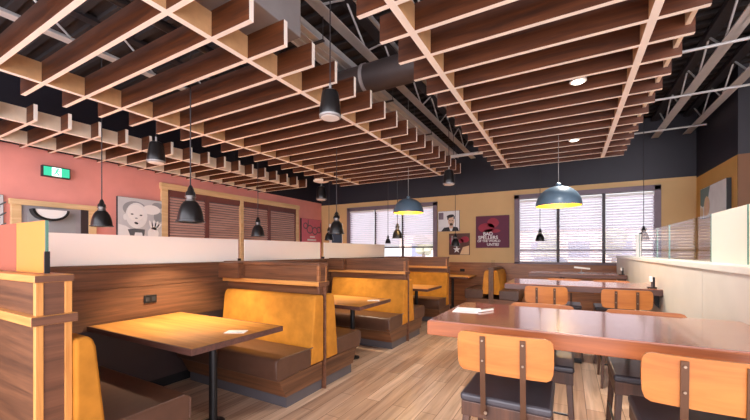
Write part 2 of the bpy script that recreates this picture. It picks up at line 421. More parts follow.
# ------------------------------------------------------------------ booths
def divider(y, name_lab, full, zlow=1.09):
    a, b = y-.068, y+.072
    la, lb = (y-.022, y+.022) if full else (a, b)
    xe = -2.2
    t = thing('booth_divider', name_lab, 'divider', (-2.92, y, 0), 0, 'walnut walls between the booths')
    MB().box(XS, xe-.02, la+.01, lb-.01, .1, zlow-.045).build('panel', 'walnutX', t)
    MB().box(XS, xe-.02, la+.01, lb-.01, 0, .1).build('plinth', 'black', t)
    MB().box(XS, xe+.012, a-.02, b+.02, zlow-.045, zlow).build('lower_cap', 'honeyX', t, bevel=.004)
    MB().box(xe+.012, xe+.0135, a-.018, b+.018, zlow-.043, zlow-.002).build('cap_end', 'walnutDarkX', t)
    MB().box(xe+.006, xe+.0075, a-.004, b+.004, 1.252, 1.283).build('cap_end', 'walnutDarkX', t)
    MB().box(XS, xe-.02, a+.015, b-.015, zlow, 1.25).build('upper_panel', 'walnutX', t)
    MB().box(XS, xe+.006, a-.006, b+.006, 1.25, 1.285).build('top_cap', 'walnutX' if full else 'honeyX', t, bevel=.004)
    MB().box(xe-.02, xe-.008, la+.004, lb-.004, .1, zlow-.045).build('end_panel', 'walnutDarkX', t)
    MB().box(xe-.02, xe-.008, a+.02, b-.02, zlow, 1.25).build('end_panel', 'walnutDarkX', t)
    if full: MB().box(xe-.03, xe+.036, y-.009, y+.009, 0, zlow-.045).build('end_post', 'walnutDarkX', t, bevel=.003)
    else:
        for y0 in (a, b-.03): MB().box(xe-.03, xe, y0, y0+.03, 0, zlow-.045).build('end_post', 'honeyZ', t, bevel=.003)
    if full: MB().box(xe-.03, xe+.004, a, b, .968, zlow-.045).build('cap_block', 'walnutDarkX', t, bevel=.003)
    for y0 in (a, b-.03):
        MB().box(xe-.03, xe, y0, y0+.03, zlow, 1.25).build('end_post', 'wainscot' if full else 'honeyZ', t, bevel=.003)
    if full:
        MB().box(XS+.0, -3.3, a-.08, a+.012, zlow, 1.27).build('corner_block', 'walnutX', t, bevel=.004)
    return t
dv = [(.72, 'tall walnut booth wall with honey caps at the front, under the amber glass'),
      (2.855, 'walnut booth wall between the front booth and the second booth'),
      (4.98, 'walnut booth wall between the second and third booths'),
      (7.1, 'walnut booth wall closing the third booth near the end wall')]
for i, (y, l) in enumerate(dv): divider(y, l, i > 0)

def bench(y, sgn, lab):
    """bench against the divider at y; sgn=+1 faces +Y"""
    t = thing('booth_bench', lab, 'bench', (-2.85, y+sgn*.4, 0), 0, 'upholstered booth benches')
    f = lambda pts: [(y+sgn*p, z) for p, z in pts]
    x0, x1 = -3.52, -2.17
    q = .074 if y < 1 else .024
    MB().prism(f([(q, .29), (.225, .29), (.21, .45), (.165, .90), (.15, .945), (.125, .96), (q, .955)]), 'X', x0, x1).build('backrest', 'suede', t, bevel=.018, seg=3)
    MB().prism(f([(.22, .29), (.655, .27), (.68, .30), (.69, .43), (.675, .462), (.64, .472), (.22, .462)]), 'X', -3.6, x1).build('seat_cushion', 'leather', t, bevel=.014, seg=3)
    MB().prism(f([(q, .10), (.55, .10), (.64, .28), (q, .28)]), 'X', -3.6, x1-.02).build('base', 'walnutX', t, bevel=.004)
    MB().prism(f([(q+.004, .104), (.546, .104), (.632, .276), (q+.004, .276)]), 'X', x1-.02, x1-.0175).build('base_end', 'walnutY', t)
    MB().prism(f([(q, 0), (.53, 0), (.53, .10), (q, .10)]), 'X', -3.6, x1-.03).build('toe_kick', 'toekick', t)
    pp = MB(); pp.tube([(x1, y+sgn*.2, .462), (x1, y+sgn*.64, .47), (x1, y+sgn*.683, .44), (x1, y+sgn*.682, .31)], .006, 6)
    pp.build('piping', 'leather', t)
    return t
bench(.72, 1, 'gold backed booth bench at the front, brown leather seat nearest the viewer')
bench(2.855, -1, 'gold backed booth bench facing the front booth table')
bench(2.855, 1, 'booth bench turned away behind the front booth, brown seat end showing')
bench(4.98, -1, 'gold backed booth bench facing the second booth table')
bench(4.98, 1, 'booth bench turned away behind the second booth')
bench(7.1, -1, 'gold backed booth bench facing the third booth table')

def booth_table(x1, ya, yb, lab):
    t = thing('booth_table', lab, 'table', ((XS+x1)/2, (ya+yb)/2, 0), 0, 'booth tables')
    MB().box(XS+.01, x1-.012, ya+.012, yb-.012, .712, .75).build('tabletop', 'tabletop', t, bevel=.003)
    e = MB(); e.box(XS+.01, x1, ya, ya+.012, .708, .75); e.box(XS+.01, x1, yb-.012, yb, .708, .75); e.box(x1-.012, x1, ya+.012, yb-.012, .708, .75)
    e.build('edge_band', 'tableedge', t)
    ym = (ya+yb)/2; xp = x1-.36
    MB().tube([(xp, ym, .03), (xp, ym, .708)], .032, 16).build('post', 'black', t, smooth=True)
    MB().lathe([(.09, 0), (.09, .012), (.05, .02), (.033, .035)], (xp, ym, 0), 24).build('base_plate', 'black', t, smooth=True)
    MB().box(xp-.2, xp+.2, ym-.2, ym+.2, .70, .712).build('mount_plate', 'black', t)
booth_table(-2.17, 1.41, 2.25, 'brown booth table with dark edge in the front booth')
booth_table(-2.12, 3.45, 4.25, 'brown booth table in the second booth')
booth_table(-2.1, 5.62, 6.38, 'brown booth table in the third booth')

# glass on the front divider
t = thing('divider_glass_screen', 'amber and rosy glass screen standing on the front booth wall', 'glass screen', (-2.9, .715, 1.29))
MB().box(-2.66, -2.275, .71, .72, 1.29, 1.555).build('amber_pane', 'amber', t)
MB().box(XS, -2.665, .71, .72, 1.29, 1.555).build('rosy_pane', 'rosy', t)
MB().box(-2.275, -2.262, .705, .725, 1.29, 1.40).build('edge_clip', 'black', t)
MB().box(-2.275, -2.268, .709, .721, 1.40, 1.555).build('glass_edge', 'glassedge', t)

# ------------------------------------------------------------------ right-hand screen wall
XW = .87
t = thing('screen_wall', 'pale plaster half wall with glass panes beside the bar tables', 'partition', (XW+.09, 4.8, 0))
a, b, ys = 1.5, 8.6, 3.43
MB().box(XW, XW+.2, a, ys-.003, 0, 1.27).build('panel', 'plaster', t, bevel=.003)
MB().box(XW, XW+.2, ys+.003, 6.0, 0, 1.27).build('panel', 'plaster', t, bevel=.003)
MB().box(XW, XW+.2, 6.006, b, 0, 1.27).build('panel', 'plaster', t, bevel=.003)
MB().box(XW-.012, XW+.21, a, b+.01, 1.27, 1.315).build('ledge', 'ledge', t, bevel=.004)
for i, (p, q, m) in enumerate(((1.6, 3.07, 'cream'), (3.085, 3.725, 'cream'), (3.735, 5.05, 'clear'), (5.06, 5.655, 'clear'), (5.665, 6.95, 'clear'))):
    g = MB().box(1.0, 1.01, p, q, 1.315, 1.70).build('frosted_pane' if m == 'cream' else 'glass_pane', m, t)
    if m == 'cream': g['label'] = 'cream frosted pane'
    e = MB(); e.box(.999, 1.011, q-.004, q+.001, 1.315, 1.70); e.box(.999, 1.011, p-.001, p+.004, 1.315, 1.70)
    e.build('pane_edge', 'glassedge', g)
MB().box(.97, 1.04, 6.99, 7.06, 1.315, 1.68).build('end_post', 'white', t, bevel=.004)

# ------------------------------------------------------------------ bar tables
def bar_table(y0, y1, x0, z, lab, thick=.085, em='baredge'):
    t = thing('bar_table', lab, 'table', ((x0+XW)/2, (y0+y1)/2, 0), 0, 'bar height tables along the screen wall')
    MB().box(x0+.006, XW-.004, y0+.006, y1-.006, z-.03, z).build('tabletop', 'bartop', t, bevel=.004)
    e = MB(); e.box(x0, XW-.004, y0, y0+.035, z-thick, z-.004); e.box(x0, XW-.004, y1-.035, y1, z-thick, z-.004); e.box(x0, x0+.035, y0+.035, y1-.035, z-thick, z-.004)
    e.build('edge_band', em, t, bevel=.004)
    ym = (y0+y1)/2; xp = x0+.42
    for xp in (x0+.55,):
        MB().tube([(xp, ym, .03), (xp, ym, z-.045)], .04, 16).build('post', 'black', t, smooth=True)
        cr = MB(); cr.bar((xp-.3, ym, .025), (xp+.3, ym, .025), .06, .05); cr.bar((xp, ym-.3, .025), (xp, ym+.3, .025), .06, .05)
        cr.build('cross_base', 'black', t, bevel=.006)
        MB().box(xp-.2, xp+.2, ym-.2, ym+.2, z-.05, z-.03).build('mount_plate', 'black', t)
    br = MB(); br.box(XW-.2, XW-.004, ym-.28, ym+.28, z-.06, z-.03); br.prism([(XW-.004, z-.06), (XW-.16, z-.06), (XW-.004, z-.22)], 'Y', ym-.27, ym-.24)
    br.build('wall_bracket', 'black', t)
    return t
bar_table(1.92, 2.75, -.72, 1.0, 'long red brown bar table in front, papers on its aisle end')
bar_table(4.62, 5.5, -.70, 1.0, 'second bar table, glossy top, behind two wooden backed stools', .07, 'tableedge')
bar_table(7.08, 7.9, -.65, 1.0, 'bar table furthest away, below the end wall window', .07, 'tableedge')

# ------------------------------------------------------------------ stools
def make_stool(label):
    """origin on the floor below the back panel; seat extends to +Y"""
    t = thing('bar_stool', label, 'stool', (0, 0, 0), 0, 'bar stools with plywood backs')
    W = .205
    # curved plywood back
    p = MB(); n = 12; zs = [.825, .835, .86, .91, .965, .995, 1.009, 1.014]
    ins = [.03, .012, .003, 0, 0, .004, .016, .035]
    rows = len(zs); vs = []
    for side in (0, 1):
        for j, z in enumerate(zs):
            hw = .212-ins[j]
            for i in range(n+1):
                x = -hw+2*hw*i/n
                y = .002+.02*(1-(x/.212)**2)*-1 + (side*.016) + (z-.82)*-.05
                vs.append((x, y, z))
    k = n+1; fs = []
    for j in range(rows-1):
        for i in range(n):
            q = j*k+i; fs.append((q, q+1, q+k+1, q+k)); r = rows*k+q; fs.append((r, r+k, r+k+1, r+1))
    o = rows*k
    for i in range(n): fs.append((i, o+i, o+i+1, i+1)); q = (rows-1)*k+i; fs.append((q, q+1, o+q+1, o+q))
    for j in range(rows-1): q = j*k; fs.append((q, q+k, o+q+k, o+q)); q = j*k+n; fs.append((q, o+q, o+q+k, q+k))
    p.add(vs, fs)
    p.build('backrest', 'ply', t, world=False, smooth=True)
    for sx in (-.088, .088):
        s = MB()
        yb = lambda z: .002-.02*(1-(sx/.212)**2)-(z-.82)*.05-.005
        s.bar((sx, yb(1.0), 1.0), (sx, yb(.81), .81), .024, .006); s.bar((sx, yb(.81), .81), (sx, -.004, .62), .024, .006)
        s.bar((sx, -.004, .62), (sx, .03, .605), .024, .006)
        st = s.build('back_strap', 'strap', t, world=False)
        for z in (.98, .885):
            b = MB(); b.tube([(sx, yb(z)-.001, z), (sx, yb(z)-.009, z)], .005, 10); b.build('bolt', 'bolt', st, world=False, smooth=True)
        b = MB(); b.tube([(sx+.012, -.006, .635), (sx+.012, -.014, .635)], .008, 10); b.build('bolt', 'bolt', st, world=False, smooth=True)
    MB().box(-W, W, .01, .415, .66, .702).build('seat_cushion', 'blackseat', t, world=False, bevel=.016, seg=3)
    MB().box(-W+.006, W-.006, .016, .408, .59, .662).build('seat_frame', 'stoolwood', t, world=False, bevel=.004)
    for sx in (-1, 1):
        for yy, ye in ((.04, -.03), (.38, .43)):
            l = MB(); l.bar((sx*.175, yy, .61), (sx*.21, ye, 0), .034, .04, 0, .022, .024); l.build('leg', 'stoolwood', t, world=False, bevel=.003)
    r = MB(); z = .24; q = [(-.195, .0, z), (.195, .0, z), (.195, .405, z), (-.195, .405, z)]
    for i in range(4): r.tube([q[i], q[(i+1) % 4]], .008, 8)
    for i in (1, 3): r.tube([(q[i][0], q[i][1], .40), (q[(i+1) % 4][0], q[(i+1) % 4][1], .40)], .007, 8)
    r.build('footrest', 'black', t, world=False)
    return t
proto = make_stool('honey plywood backed bar stool at the front bar table, nearer its open aisle end')
spots = [(-.265, 1.70, 0, None), (.46, 1.68, 0, 'honey plywood backed bar stool in front of the front bar table, nearer the screen wall'),
         (-.17, 2.81, math.pi, 'black seated bar stool across the front bar table, nearer the aisle end'),
         (.43, 2.79, math.pi, 'black seated bar stool across the front bar table, nearer the screen wall'),
         (-.215, 4.25, 0, 'bar stool with brown back before the second bar table, nearer the booths'),
         (.51, 4.25, 0, 'bar stool with brown back before the second bar table, nearer the screen wall'),
         (-.05, 5.56, math.pi, 'bar stool on the far side of the second bar table, nearer the booths'),
         (.5, 5.56, math.pi, 'bar stool on the far side of the second bar table, nearer the screen wall')]
for i, (x, y, rz, lab) in enumerate(spots):
    o = proto if i == 0 else copy_tree(proto)
    o.location = (x, y, 0); o.rotation_euler = (0, 0, rz)
    if lab: o['label'] = lab

# ------------------------------------------------------------------ back booth at the end wall
xb = -1.48
t = thing('booth_divider', 'small booth wall standing out from the end wall between two seats', 'divider', (xb, 8.4, 0), 0, 'walnut walls between the booths')
MB().box(xb-.05, xb+.05, 7.9, YB-.045, 0, 1.0).build('panel', 'walnutY', t)
MB().box(xb-.065, xb+.065, 7.88, YB-.045, 1.0, 1.03).build('cap', 'walnutY', t)
MB().box(xb-.005, xb+.005, 7.95, 8.35, 1.03, 1.2).build('glass_pane', 'clear', t)
for sg, lab in ((-1, 'orange lit booth seat by the end wall, facing the small dark table'), (1, 'gold backed booth seat by the end wall, facing the bar tables')):
    t = thing('booth_bench', lab, 'bench', (xb+sg*.35, 8.4, 0), 0, 'upholstered booth benches')
    f = lambda pts: [(xb+sg*p, z) for p, z in pts]
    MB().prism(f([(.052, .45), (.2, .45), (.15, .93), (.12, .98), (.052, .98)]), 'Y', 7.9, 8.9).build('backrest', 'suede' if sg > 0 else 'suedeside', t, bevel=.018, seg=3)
    MB().prism(f([(.17, .36), (.56, .34), (.575, .37), (.58, .52), (.56, .555), (.17, .55)]), 'Y', 7.88, 8.9).build('seat_cushion', 'leather', t, bevel=.014, seg=3)
    MB().prism(f([(.052, .1), (.48, .1), (.54, .35), (.052, .35)]), 'Y', 7.9, 8.9).build('base', 'walnutX', t)
    MB().prism(f([(.052, 0), (.45, 0), (.45, .1), (.052, .1)]), 'Y', 7.92, 8.9).build('toe_kick', 'toekick', t)
t = thing('booth_table', 'small dark booth table against the end wall wainscot', 'table', (-2.5, 8.4, 0), 0, 'booth tables')
MB().box(-3.2, -2.02, 8.1, 8.9, .77, .80).build('tabletop', 'tabletop', t, bevel=.003)
MB().box(-3.2, -2.02, 8.09, 8.1, .76, .80).build('edge_band', 'tableedge', t)
MB().tube([(-2.5, 8.45, .02), (-2.5, 8.45, .77)], .035, 14).build('post', 'black', t, smooth=True)
MB().lathe([(.22, 0), (.22, .012), (.05, .03)], (-2.5, 8.45, 0), 20).build('base_plate', 'black', t, smooth=True)
p = tag(MB().box(-2.45, -2.33, YB-.06, YB-.045, .88, .95).build('outlet_plate', 'black', bevel=.003), 'black outlet plate on the wainscot above the small dark table', 'outlet')

# ------------------------------------------------------------------ slat rafts
PITCH = .3135
def Yk(k): return 2.835+PITCH*k
ZB, SH, ST = 2.9, .185, .036
def slat_mesh(x0, x1, y):
    s = MB()
    vs = [(x, yy, z) for x in (x0, x1) for yy in (y-ST/2, y+ST/2) for z in (ZB, ZB+SH)]
    for f, m in (((0, 1, 3, 2), 1), ((4, 6, 7, 5), 1), ((0, 4, 5, 1), 0), ((2, 3, 7, 6), 0), ((0, 2, 6, 4), 1), ((1, 5, 7, 3), 1)):
        o = len(s.v); s.add([vs[i] for i in f], [(0, 1, 2, 3)], m)
    return s
def raft(lab, x0, x1, rails, ks, rail_ext=(.18, .18), rm='rail'):
    t = thing('slat_ceiling_raft', lab, 'ceiling raft', ((x0+x1)/2, (Yk(ks[0])+Yk(ks[-1]))/2, ZB), 0, 'walnut slat rafts hung from the ceiling')
    for k in ks: slat_mesh(x0, x1, Yk(k)).build('slat', ['slat', 'edge'], t)
    ya, yb = Yk(ks[0])-rail_ext[0], Yk(ks[-1])+rail_ext[1]*0+.02
    for x, wd in rails:
        z0 = ZB+.002 if x < .7 else ZB+.06
        MB().box(x-wd/2, x+wd/2, ya, yb, z0, ZB+SH-.01).build('cross_rail', rm if x < .7 else 'railpale', t)
        if x < .7: MB().box(x-wd/2, x+wd/2, ya, yb, ZB-.001, ZB+.002).build('rail_edge', 'edge', t)
    wr = MB()
    for x in (x0+.5, x1-.9 if x1 < 0 else x1-.35):
        for k in ks[1::6]:
            wr.tube([(x, Yk(k), ZB+SH-.01), (x, Yk(k), ZC-.04)], .004, 6)
    wr.build('suspension_wire', 'black', t)
    return t
raft('slat raft over the bar tables with two round downlights', -1.18, .76, ((-.935, .05), (.48, .05), (.72, .03)), list(range(-7, 13)))
raft('wide slat raft over the near row of booths', -4.58, -1.80, ((-4.1, .045), (-2.2, .045)), list(range(-7, 13)))
raft('slat raft along the red wall above the exit sign', -6.92, -5.33, ((-5.56, .045), (-6.64, .045)), list(range(-6, 12)), rm='railpale')

# ------------------------------------------------------------------ lamps
WARM = (1, .83, .6); WHITE = (1, .94, .86)
def pendant(x, y, zb, s, lab, power, cone=100, grp='black bell pendant lamps'):
    t = thing('pendant_lamp', lab, 'pendant lamp', (x, y, zb), 0, grp)
    P = lambda L: [(r*s, z*s) for r, z in L]
    MB().lathe(P([(.128, 0), (.128, .012), (.116, .014), (.113, .05), (.104, .10), (.086, .155), (.064, .19), (.046, .205), (.04, .2), (.06, .183), (.082, .15), (.10, .098), (.109, .05), (.112, .012), (.116, 0)]), n=32, closed=True).build('shade', 'pendant', t, world=False, smooth=True)
    MB().lathe(P([(.046, .195), (.048, .21), (.04, .22), (.04, .235), (.05, .238), (.05, .25), (.036, .255)]), n=24).build('collar', 'collar', t, world=False, smooth=True)
    MB().lathe(P([(.04, .252), (.046, .265), (.042, .285), (.03, .30), (.022, .33), (.012, .35)]), n=24).build('socket_cap', 'pendant', t, world=False, smooth=True)
    hk = MB(); hk.tube([(p[0]*s, 0, p[1]*s) for p in ((-.05, .245), (-.06, .27), (-.045, .31), (-.02, .345), (0, .36))], .004*s, 6); hk.tube([(p[0]*s, 0, p[1]*s) for p in ((.05, .245), (.06, .27), (.045, .31), (.02, .345), (0, .36))], .004*s, 6)
    hk.build('bail', 'black', t, world=False)
    MB().tube([(0, 0, .34*s), (0, 0, ZC-zb)], .006, 6).build('cord', 'darkpipe', t, world=False)
    MB().lathe(P([(.001, .03), (.022, .036), (.036, .06), (.034, .085), (.018, .12), (.014, .15)]), n=16).build('bulb', 'bulb', t, world=False, smooth=True)
    light('bulb_light', 'SPOT', (0, 0, .028*s), power*2.2, WARM, t, (0, 0, 0), .03, cone, .6)
    return t
PD = [(-3.17, 2.05, 1.68, 1.0, 'black bell pendant over the front booth table', 42),
      (-5.1, 2.13, 1.71, .97, 'black bell pendant hanging before the gray door', 75),
      (-5.0, 4.54, 1.68, 1.0, 'black bell pendant hanging before the brown wooden blinds', 75),
      (-3.02, 4.246, 1.66, .93, 'black bell pendant over the second booth table', 24),
      (-5.06, 6.8, 1.67, .9, 'black bell pendant in the corner, half behind the one over the second booth', 40),
      (-2.91, 6.127, 1.655, .82, 'gray black bell pendant just under the slate dome over the third booth', 18),
      (-4.17, 8.2, 1.61, .62, 'smallest black bell pendant, before the closed white blinds', 6),
      (-.52, 8.15, 1.62, .75, 'small black bell pendant before the half open white blinds', 8),
      (-2.36, 8.2, 1.53, .85, 'black bell pendant hanging before the star picture', 8),
      (1.22, 8.0, 1.6, .75, 'black pendant partly hidden behind the glass screen', 8)]
for x, y, z, s, l, p in PD: pendant(x, y, z, s, l, p, 165 if x < -4.9 else 100)

def dome(x, y, zb, r, lab, power):
    t = thing('dome_pendant', lab, 'pendant lamp', (x, y, zb), 0, 'slate blue dome pendants')
    n = 14; h = r*.95
    outer = [(r*math.cos(i*math.pi/2/n)**.9 if i < n else .02, h*math.sin(i*math.pi/2/n)) for i in range(n+1)]
    inner = [(max(.015, a-.006), b-.006 if i else 0) for i, (a, b) in enumerate(outer)]
    MB().lathe(outer+inner[::-1], n=40, closed=True).build('shade', 'dome', t, world=False, smooth=True)
    lining = [(max(.012, a-.003), max(.002, b-.003)) for a, b in inner]
    li = MB(); k = len(lining); vs = []; N = 40
    for rr, z in lining:
        for i in range(N): vs.append((rr*math.cos(2*math.pi*i/N), rr*math.sin(2*math.pi*i/N), z))
    li.add(vs, [(j*N+i, j*N+(i+1) % N, (j+1)*N+(i+1) % N, (j+1)*N+i) for j in range(k-1) for i in range(N)])
    li.build('lining', 'gold', t, world=False, smooth=True)
    MB().lathe([(.035, h-.01), (.035, h+.03), (.012, h+.05)], n=16).build('cap', 'dome', t, world=False, smooth=True)
    MB().tube([(0, 0, h+.04), (0, 0, ZC-zb)], .004, 6).build('cord', 'gray', t, world=False)
    MB().lathe([(.001, .10), (.03, .11), (.04, .14), (.03, .17), (.015, .2)], n=16).build('bulb', 'bulb', t, world=False, smooth=True)
    light('bulb_light', 'POINT', (0, 0, .09), power, (1, .8, .45), t, size=.03)
dome(-.11, 5.19, 2.0, .275, 'slate blue dome pendant with gold inside over the second bar table', 14)
dome(-2.54, 5.81, 2.1, .275, 'slate blue dome pendant with gold inside over the third booth', 14)

def speaker(x, y, zb, s, lab):
    t = thing('pendant_speaker', lab, 'speaker', (x, y, zb), 0, 'black pendant speakers')
    P = lambda L: [(r*s, z*s) for r, z in L]
    MB().lathe(P([(.095, .02), (.1, .035), (.092, .1), (.08, .2), (.072, .235), (.05, .25), (.02, .252)]), n=28).build('housing', 'pendant', t, world=False, smooth=True)
    MB().lathe(P([(.088, 0), (.098, .006), (.1, .022), (.08, .026)]), n=28).build('trim_ring', 'gray', t, world=False, smooth=True)
    MB().lathe(P([(.08, -.003), (.086, .002), (.086, .012)]), n=28).build('grille', 'white', t, world=False, smooth=True)
    MB().tube([(0, 0, .25*s), (0, 0, .31*s)], .012*s, 10).build('gland', 'gray', t, world=False, smooth=True)
    MB().tube([(0, 0, .3*s), (0, 0, ZC-zb)], .005, 6).build('cable', 'darkpipe', t, world=False)
speaker(-1.70, 2.30, 2.49, .9, 'black pendant speaker hanging in the gap between the two big rafts')
speaker(-4.72, 2.58, 2.56, 1.1, 'black pendant speaker between the red wall raft and the booth raft')
speaker(-5.15, 6.62, 2.63, 1.28, 'black pendant speaker in the corner below the white disc fixture')
speaker(-1.72, 5.6, 2.5, .98, 'black pendant speaker near the end wall, above the framed portrait')

t = thing('disc_fixture', 'white round disc fixture on a stem at the end of the red wall raft', 'light fixture', (-4.95, 6.35, 2.98))
MB().lathe([(.10, 0), (.17, .02), (.18, .045), (.15, .06), (.03, .07)], n=28).build('disc', 'white', t, world=False, smooth=True)
MB().tube([(0, 0, .06), (0, 0, ZC-2.98)], .012, 8).build('stem', 'gray', t, world=False)

for x, y, l in ((.08, Yk(2.5), 'round white downlight in the bar raft, nearer one'), (.075, Yk(8.5), 'round white downlight in the bar raft, further one')):
    t = thing('downlight', l, 'downlight', (x, y, ZB+.03), 0, 'downlights in the bar raft')
    MB().lathe([(.06, 0), (.066, .005), (.066, .16), (.05, .165)], n=24).build('housing', 'black', t, world=False, smooth=True)
    MB().lathe([(.05, -.004), (.068, -.002), (.068, .008)], n=24).build('trim_ring', 'white', t, world=False, smooth=True)
    MB().lathe([(.05, -.007), (.05, -.003)], n=24).build('lens', 'lens', t, world=False)
    light('downlight_beam', 'SPOT', (0, 0, -.02), 130, WHITE, t, size=.05, spot=140, blend=.8)

# ------------------------------------------------------------------ services above the rafts
def joist(x, ya, yb, z, lab, d=.4):
    t = thing('roof_joist', lab, 'joist', (x, (ya+yb)/2, z), 0, 'open web roof joists')
    c = MB()
    c.box(x-.06, x+.06, ya, yb, z, z+.012); c.box(x-.004, x+.004, ya, yb, z, z+.06)
    c.build('bottom_chord', 'joist', t)
    c = MB(); c.box(x-.06, x+.06, ya, yb, z+d-.06, z+d); c.build('top_chord', 'darkpipe', t)
    wb = MB(); y = ya+.1; up = True
    while y < yb-.5:
        wb.tube([(x, y, z+.03 if up else z+d-.03), (x, y+.45, z+d-.03 if up else z+.03)], .012, 6); y += .45; up = not up
    wb.build('web', 'joist', t)
joist(1.55, -1, 8.98, 3.72, 'open web roof joist above the screen wall, first right of the bar raft')
joist(2.05, -1, 8.98, 3.72, 'open web roof joist nearest the ochre wall')
joist(-2.12, -1, 8.98, 3.78, 'open web roof joist over the edge of the booth raft')
joist(-1.35, -1, 8.98, 3.78, 'open web roof joist over the gap between the two big rafts')
joist(-4.95, -1, 8.98, 3.78, 'open web roof joist above the gap beside the red wall raft')
t = thing('round_duct', 'dark round duct crossing above the gap between the two big rafts', 'duct', (-1.4, 3.4, 3.36))
du = MB(); du.tube([(-4.4, 3.4, 3.36), (.6, 3.4, 3.36)], .155, 28); du.build('pipe', 'darkduct', t, smooth=True)
for x in (-3.4, -2.0, -1.0, 0): MB().tube([(x-.02, 3.4, 3.36), (x+.02, 3.4, 3.36)], .165, 28).build('joint_band', 'duct', t, smooth=True)
t = thing('box_duct', 'big gray rectangular duct above the front of the booth raft', 'duct', (-2.2, .6, 3.3))
MB().box(-2.55, -1.88, -1, 2.15, 3.12, 3.68).build('body', 'duct', t, bevel=.006)
for y in (.2, 1.6): MB().box(-2.57, -1.86, y, y+.04, 3.1, 3.7).build('flange', 'duct', t)
t = thing('cable_tray', 'pale ribbed cable tray running over the edge of the booth raft', 'cable tray', (-2.33, 5, 3.5))
tr = MB(); tr.box(-2.48, -2.2, 2.2, 7.9, 3.56, 3.57)
for i in range(4): tr.box(-2.48+i*.088, -2.464+i*.088, 2.2, 7.9, 3.545, 3.62)
tr.build('tray', 'joist', t)
for y in (2.8, 4.4, 6.0, 7.6):
    hg = MB(); hg.box(-2.52, -2.16, y, y+.03, 3.53, 3.545); hg.tube([(-2.51, y+.015, 3.54), (-2.51, y+.015, ZC)], .005, 6); hg.tube([(-2.17, y+.015, 3.54), (-2.17, y+.015, ZC)], .005, 6)
    hg.build('hanger', 'darkpipe', t)
def pipe(pts, r, mat, name, lab, cat='pipe', grp=None):
    return tag(MB().tube(pts, r, 12).build(name, mat, smooth=True), lab, cat, grp)
pipe([(-1.62, -1, 3.6), (-1.62, 8.99, 3.6)], .022, 'gray', 'sprinkler_pipe', 'thin gray pipe running lengthwise in the gap between the rafts')
t = thing('ceiling_tube', 'white tube crossing the end of the raft gap', 'tube', (-1.74, 6.82, 3.3))
MB().tube([(-2.1, 6.82, 3.3), (-1.38, 6.82, 3.3)], .03, 12).build('tube', 'white', t, smooth=True)
for x in (-2.0, -1.48): MB().tube([(x, 6.82, 3.3), (x, 6.82, ZC)], .004, 6).build('hanger', 'darkpipe', t)
for i, (y, z) in enumerate(((3.9, 3.66), (5.0, 3.6), (6.4, 3.6), (8.25, 3.66))):
    pipe([(.8, y, z), (2.15, y, z)], .016, 'joist', 'ceiling_brace', 'thin pale brace between the right joists, %s' % ('closest to the viewer', 'second along', 'third along', 'closest to the end wall')[i], 'brace', 'braces between the right joists')
for y, l in ((2.33, 'white ceiling sprinkler under the gray pipe, nearer the viewer'), (3.95, 'white ceiling sprinkler under the gray pipe, behind the round duct')):
    t = thing('ceiling_sprinkler', l, 'sprinkler', (-1.62, y, 3.5), 0, 'sprinklers in the raft gap')
    MB().lathe([(.012, 0), (.05, .01), (.06, .02), (.03, .035), (.012, .04)], n=16).build('rosette', 'white', t, world=False, smooth=True)
    MB().tube([(0, 0, .03), (0, 0, .082)], .011, 8).build('drop_pipe', 'gray', t, world=False)
for i, (x, z, r) in enumerate(((-2.8, 3.6, .03), (-3.6, 3.7, .05), (-6.1, 3.7, .04), (-.3, 3.7, .04))):
    pipe([(x, -1, z), (x, 8.95, z)], r, 'darkpipe', 'conduit', ('dark conduit over the middle of the booth raft', 'thicker dark conduit over the booth raft, nearer the partition', 'dark conduit above the red wall raft', 'dark conduit above the bar raft')[i], 'conduit', 'dark conduits under the roof deck')

# ------------------------------------------------------------------ pictures on the walls
def ell(mb, cx, cz, rx, rz, d, m=0, n=24, rot=0):
    pts = []
    for i in range(n):
        a = 2*math.pi*i/n; x, z = rx*math.cos(a), rz*math.sin(a)
        pts.append((cx+x*math.cos(rot)-z*math.sin(rot), cz+x*math.sin(rot)+z*math.cos(rot)))
    return mb.prism(pts, 'Y', -d, -d+.002, m)
def canvas(name, lab, cat, loc, rz, w, h, mat, dep=.04, grp=None, edge='bw0'):
    """origin at bottom centre on the wall; local front faces -Y"""
    t = thing(name, lab, cat, loc, rz, grp)
    MB().box(-w/2, w/2, -dep, -.001, 0, h).build('stretcher', edge, t, world=False)
    MB().box(-w/2+.004, w/2-.004, -dep-.002, -dep, .004, h-.004).build('print', mat, t, world=False)
    return t
def art(t, name, mat, fn):
    m = MB(); fn(m)
    ch = m.chunks
    if len(ch) > 5: return m.build(name, mat, t, world=False)
    for v0, f0, v1, f1 in ch:
        q = MB(); q.v = m.v[v0:v1]; q.f = [[i-v0 for i in f] for f in m.f[f0:f1]]; q.m = m.m[f0:f1]; q.build(name, mat, t, world=False)
G = 'wall pictures'
# baby
t = canvas('canvas_picture', 'black and white photograph of a baby on the red wall', 'picture', (XL, 3.54, 1.56), math.pi/2, .80, .82, 'bw3', .05, G)
D = .054
art(t, 'printed_background', 'bw2', lambda m: (ell(m, -.12, .62, .2, .14, D), ell(m, .28, .72, .1, .06, D), ell(m, .3, .5, .09, .1, D)))
art(t, 'printed_pillow', 'white', lambda m: ell(m, .17, .63, .16, .09, D+.002))
art(t, 'printed_head', 'bw4', lambda m: (ell(m, -.09, .50, .185, .235, D+.004), ell(m, -.28, .46, .035, .055, D+.003)))
art(t, 'printed_face', 'white', lambda m: ell(m, -.11, .55, .14, .15, D+.006))
art(t, 'printed_features', 'bw0', lambda m: (ell(m, -.17, .52, .024, .012, D+.008), ell(m, -.02, .51, .024, .012, D+.008), ell(m, -.1, .36, .034, .02, D+.008, rot=-.3)))
art(t, 'printed_nose', 'bw2', lambda m: ell(m, -.1, .45, .025, .012, D+.008))
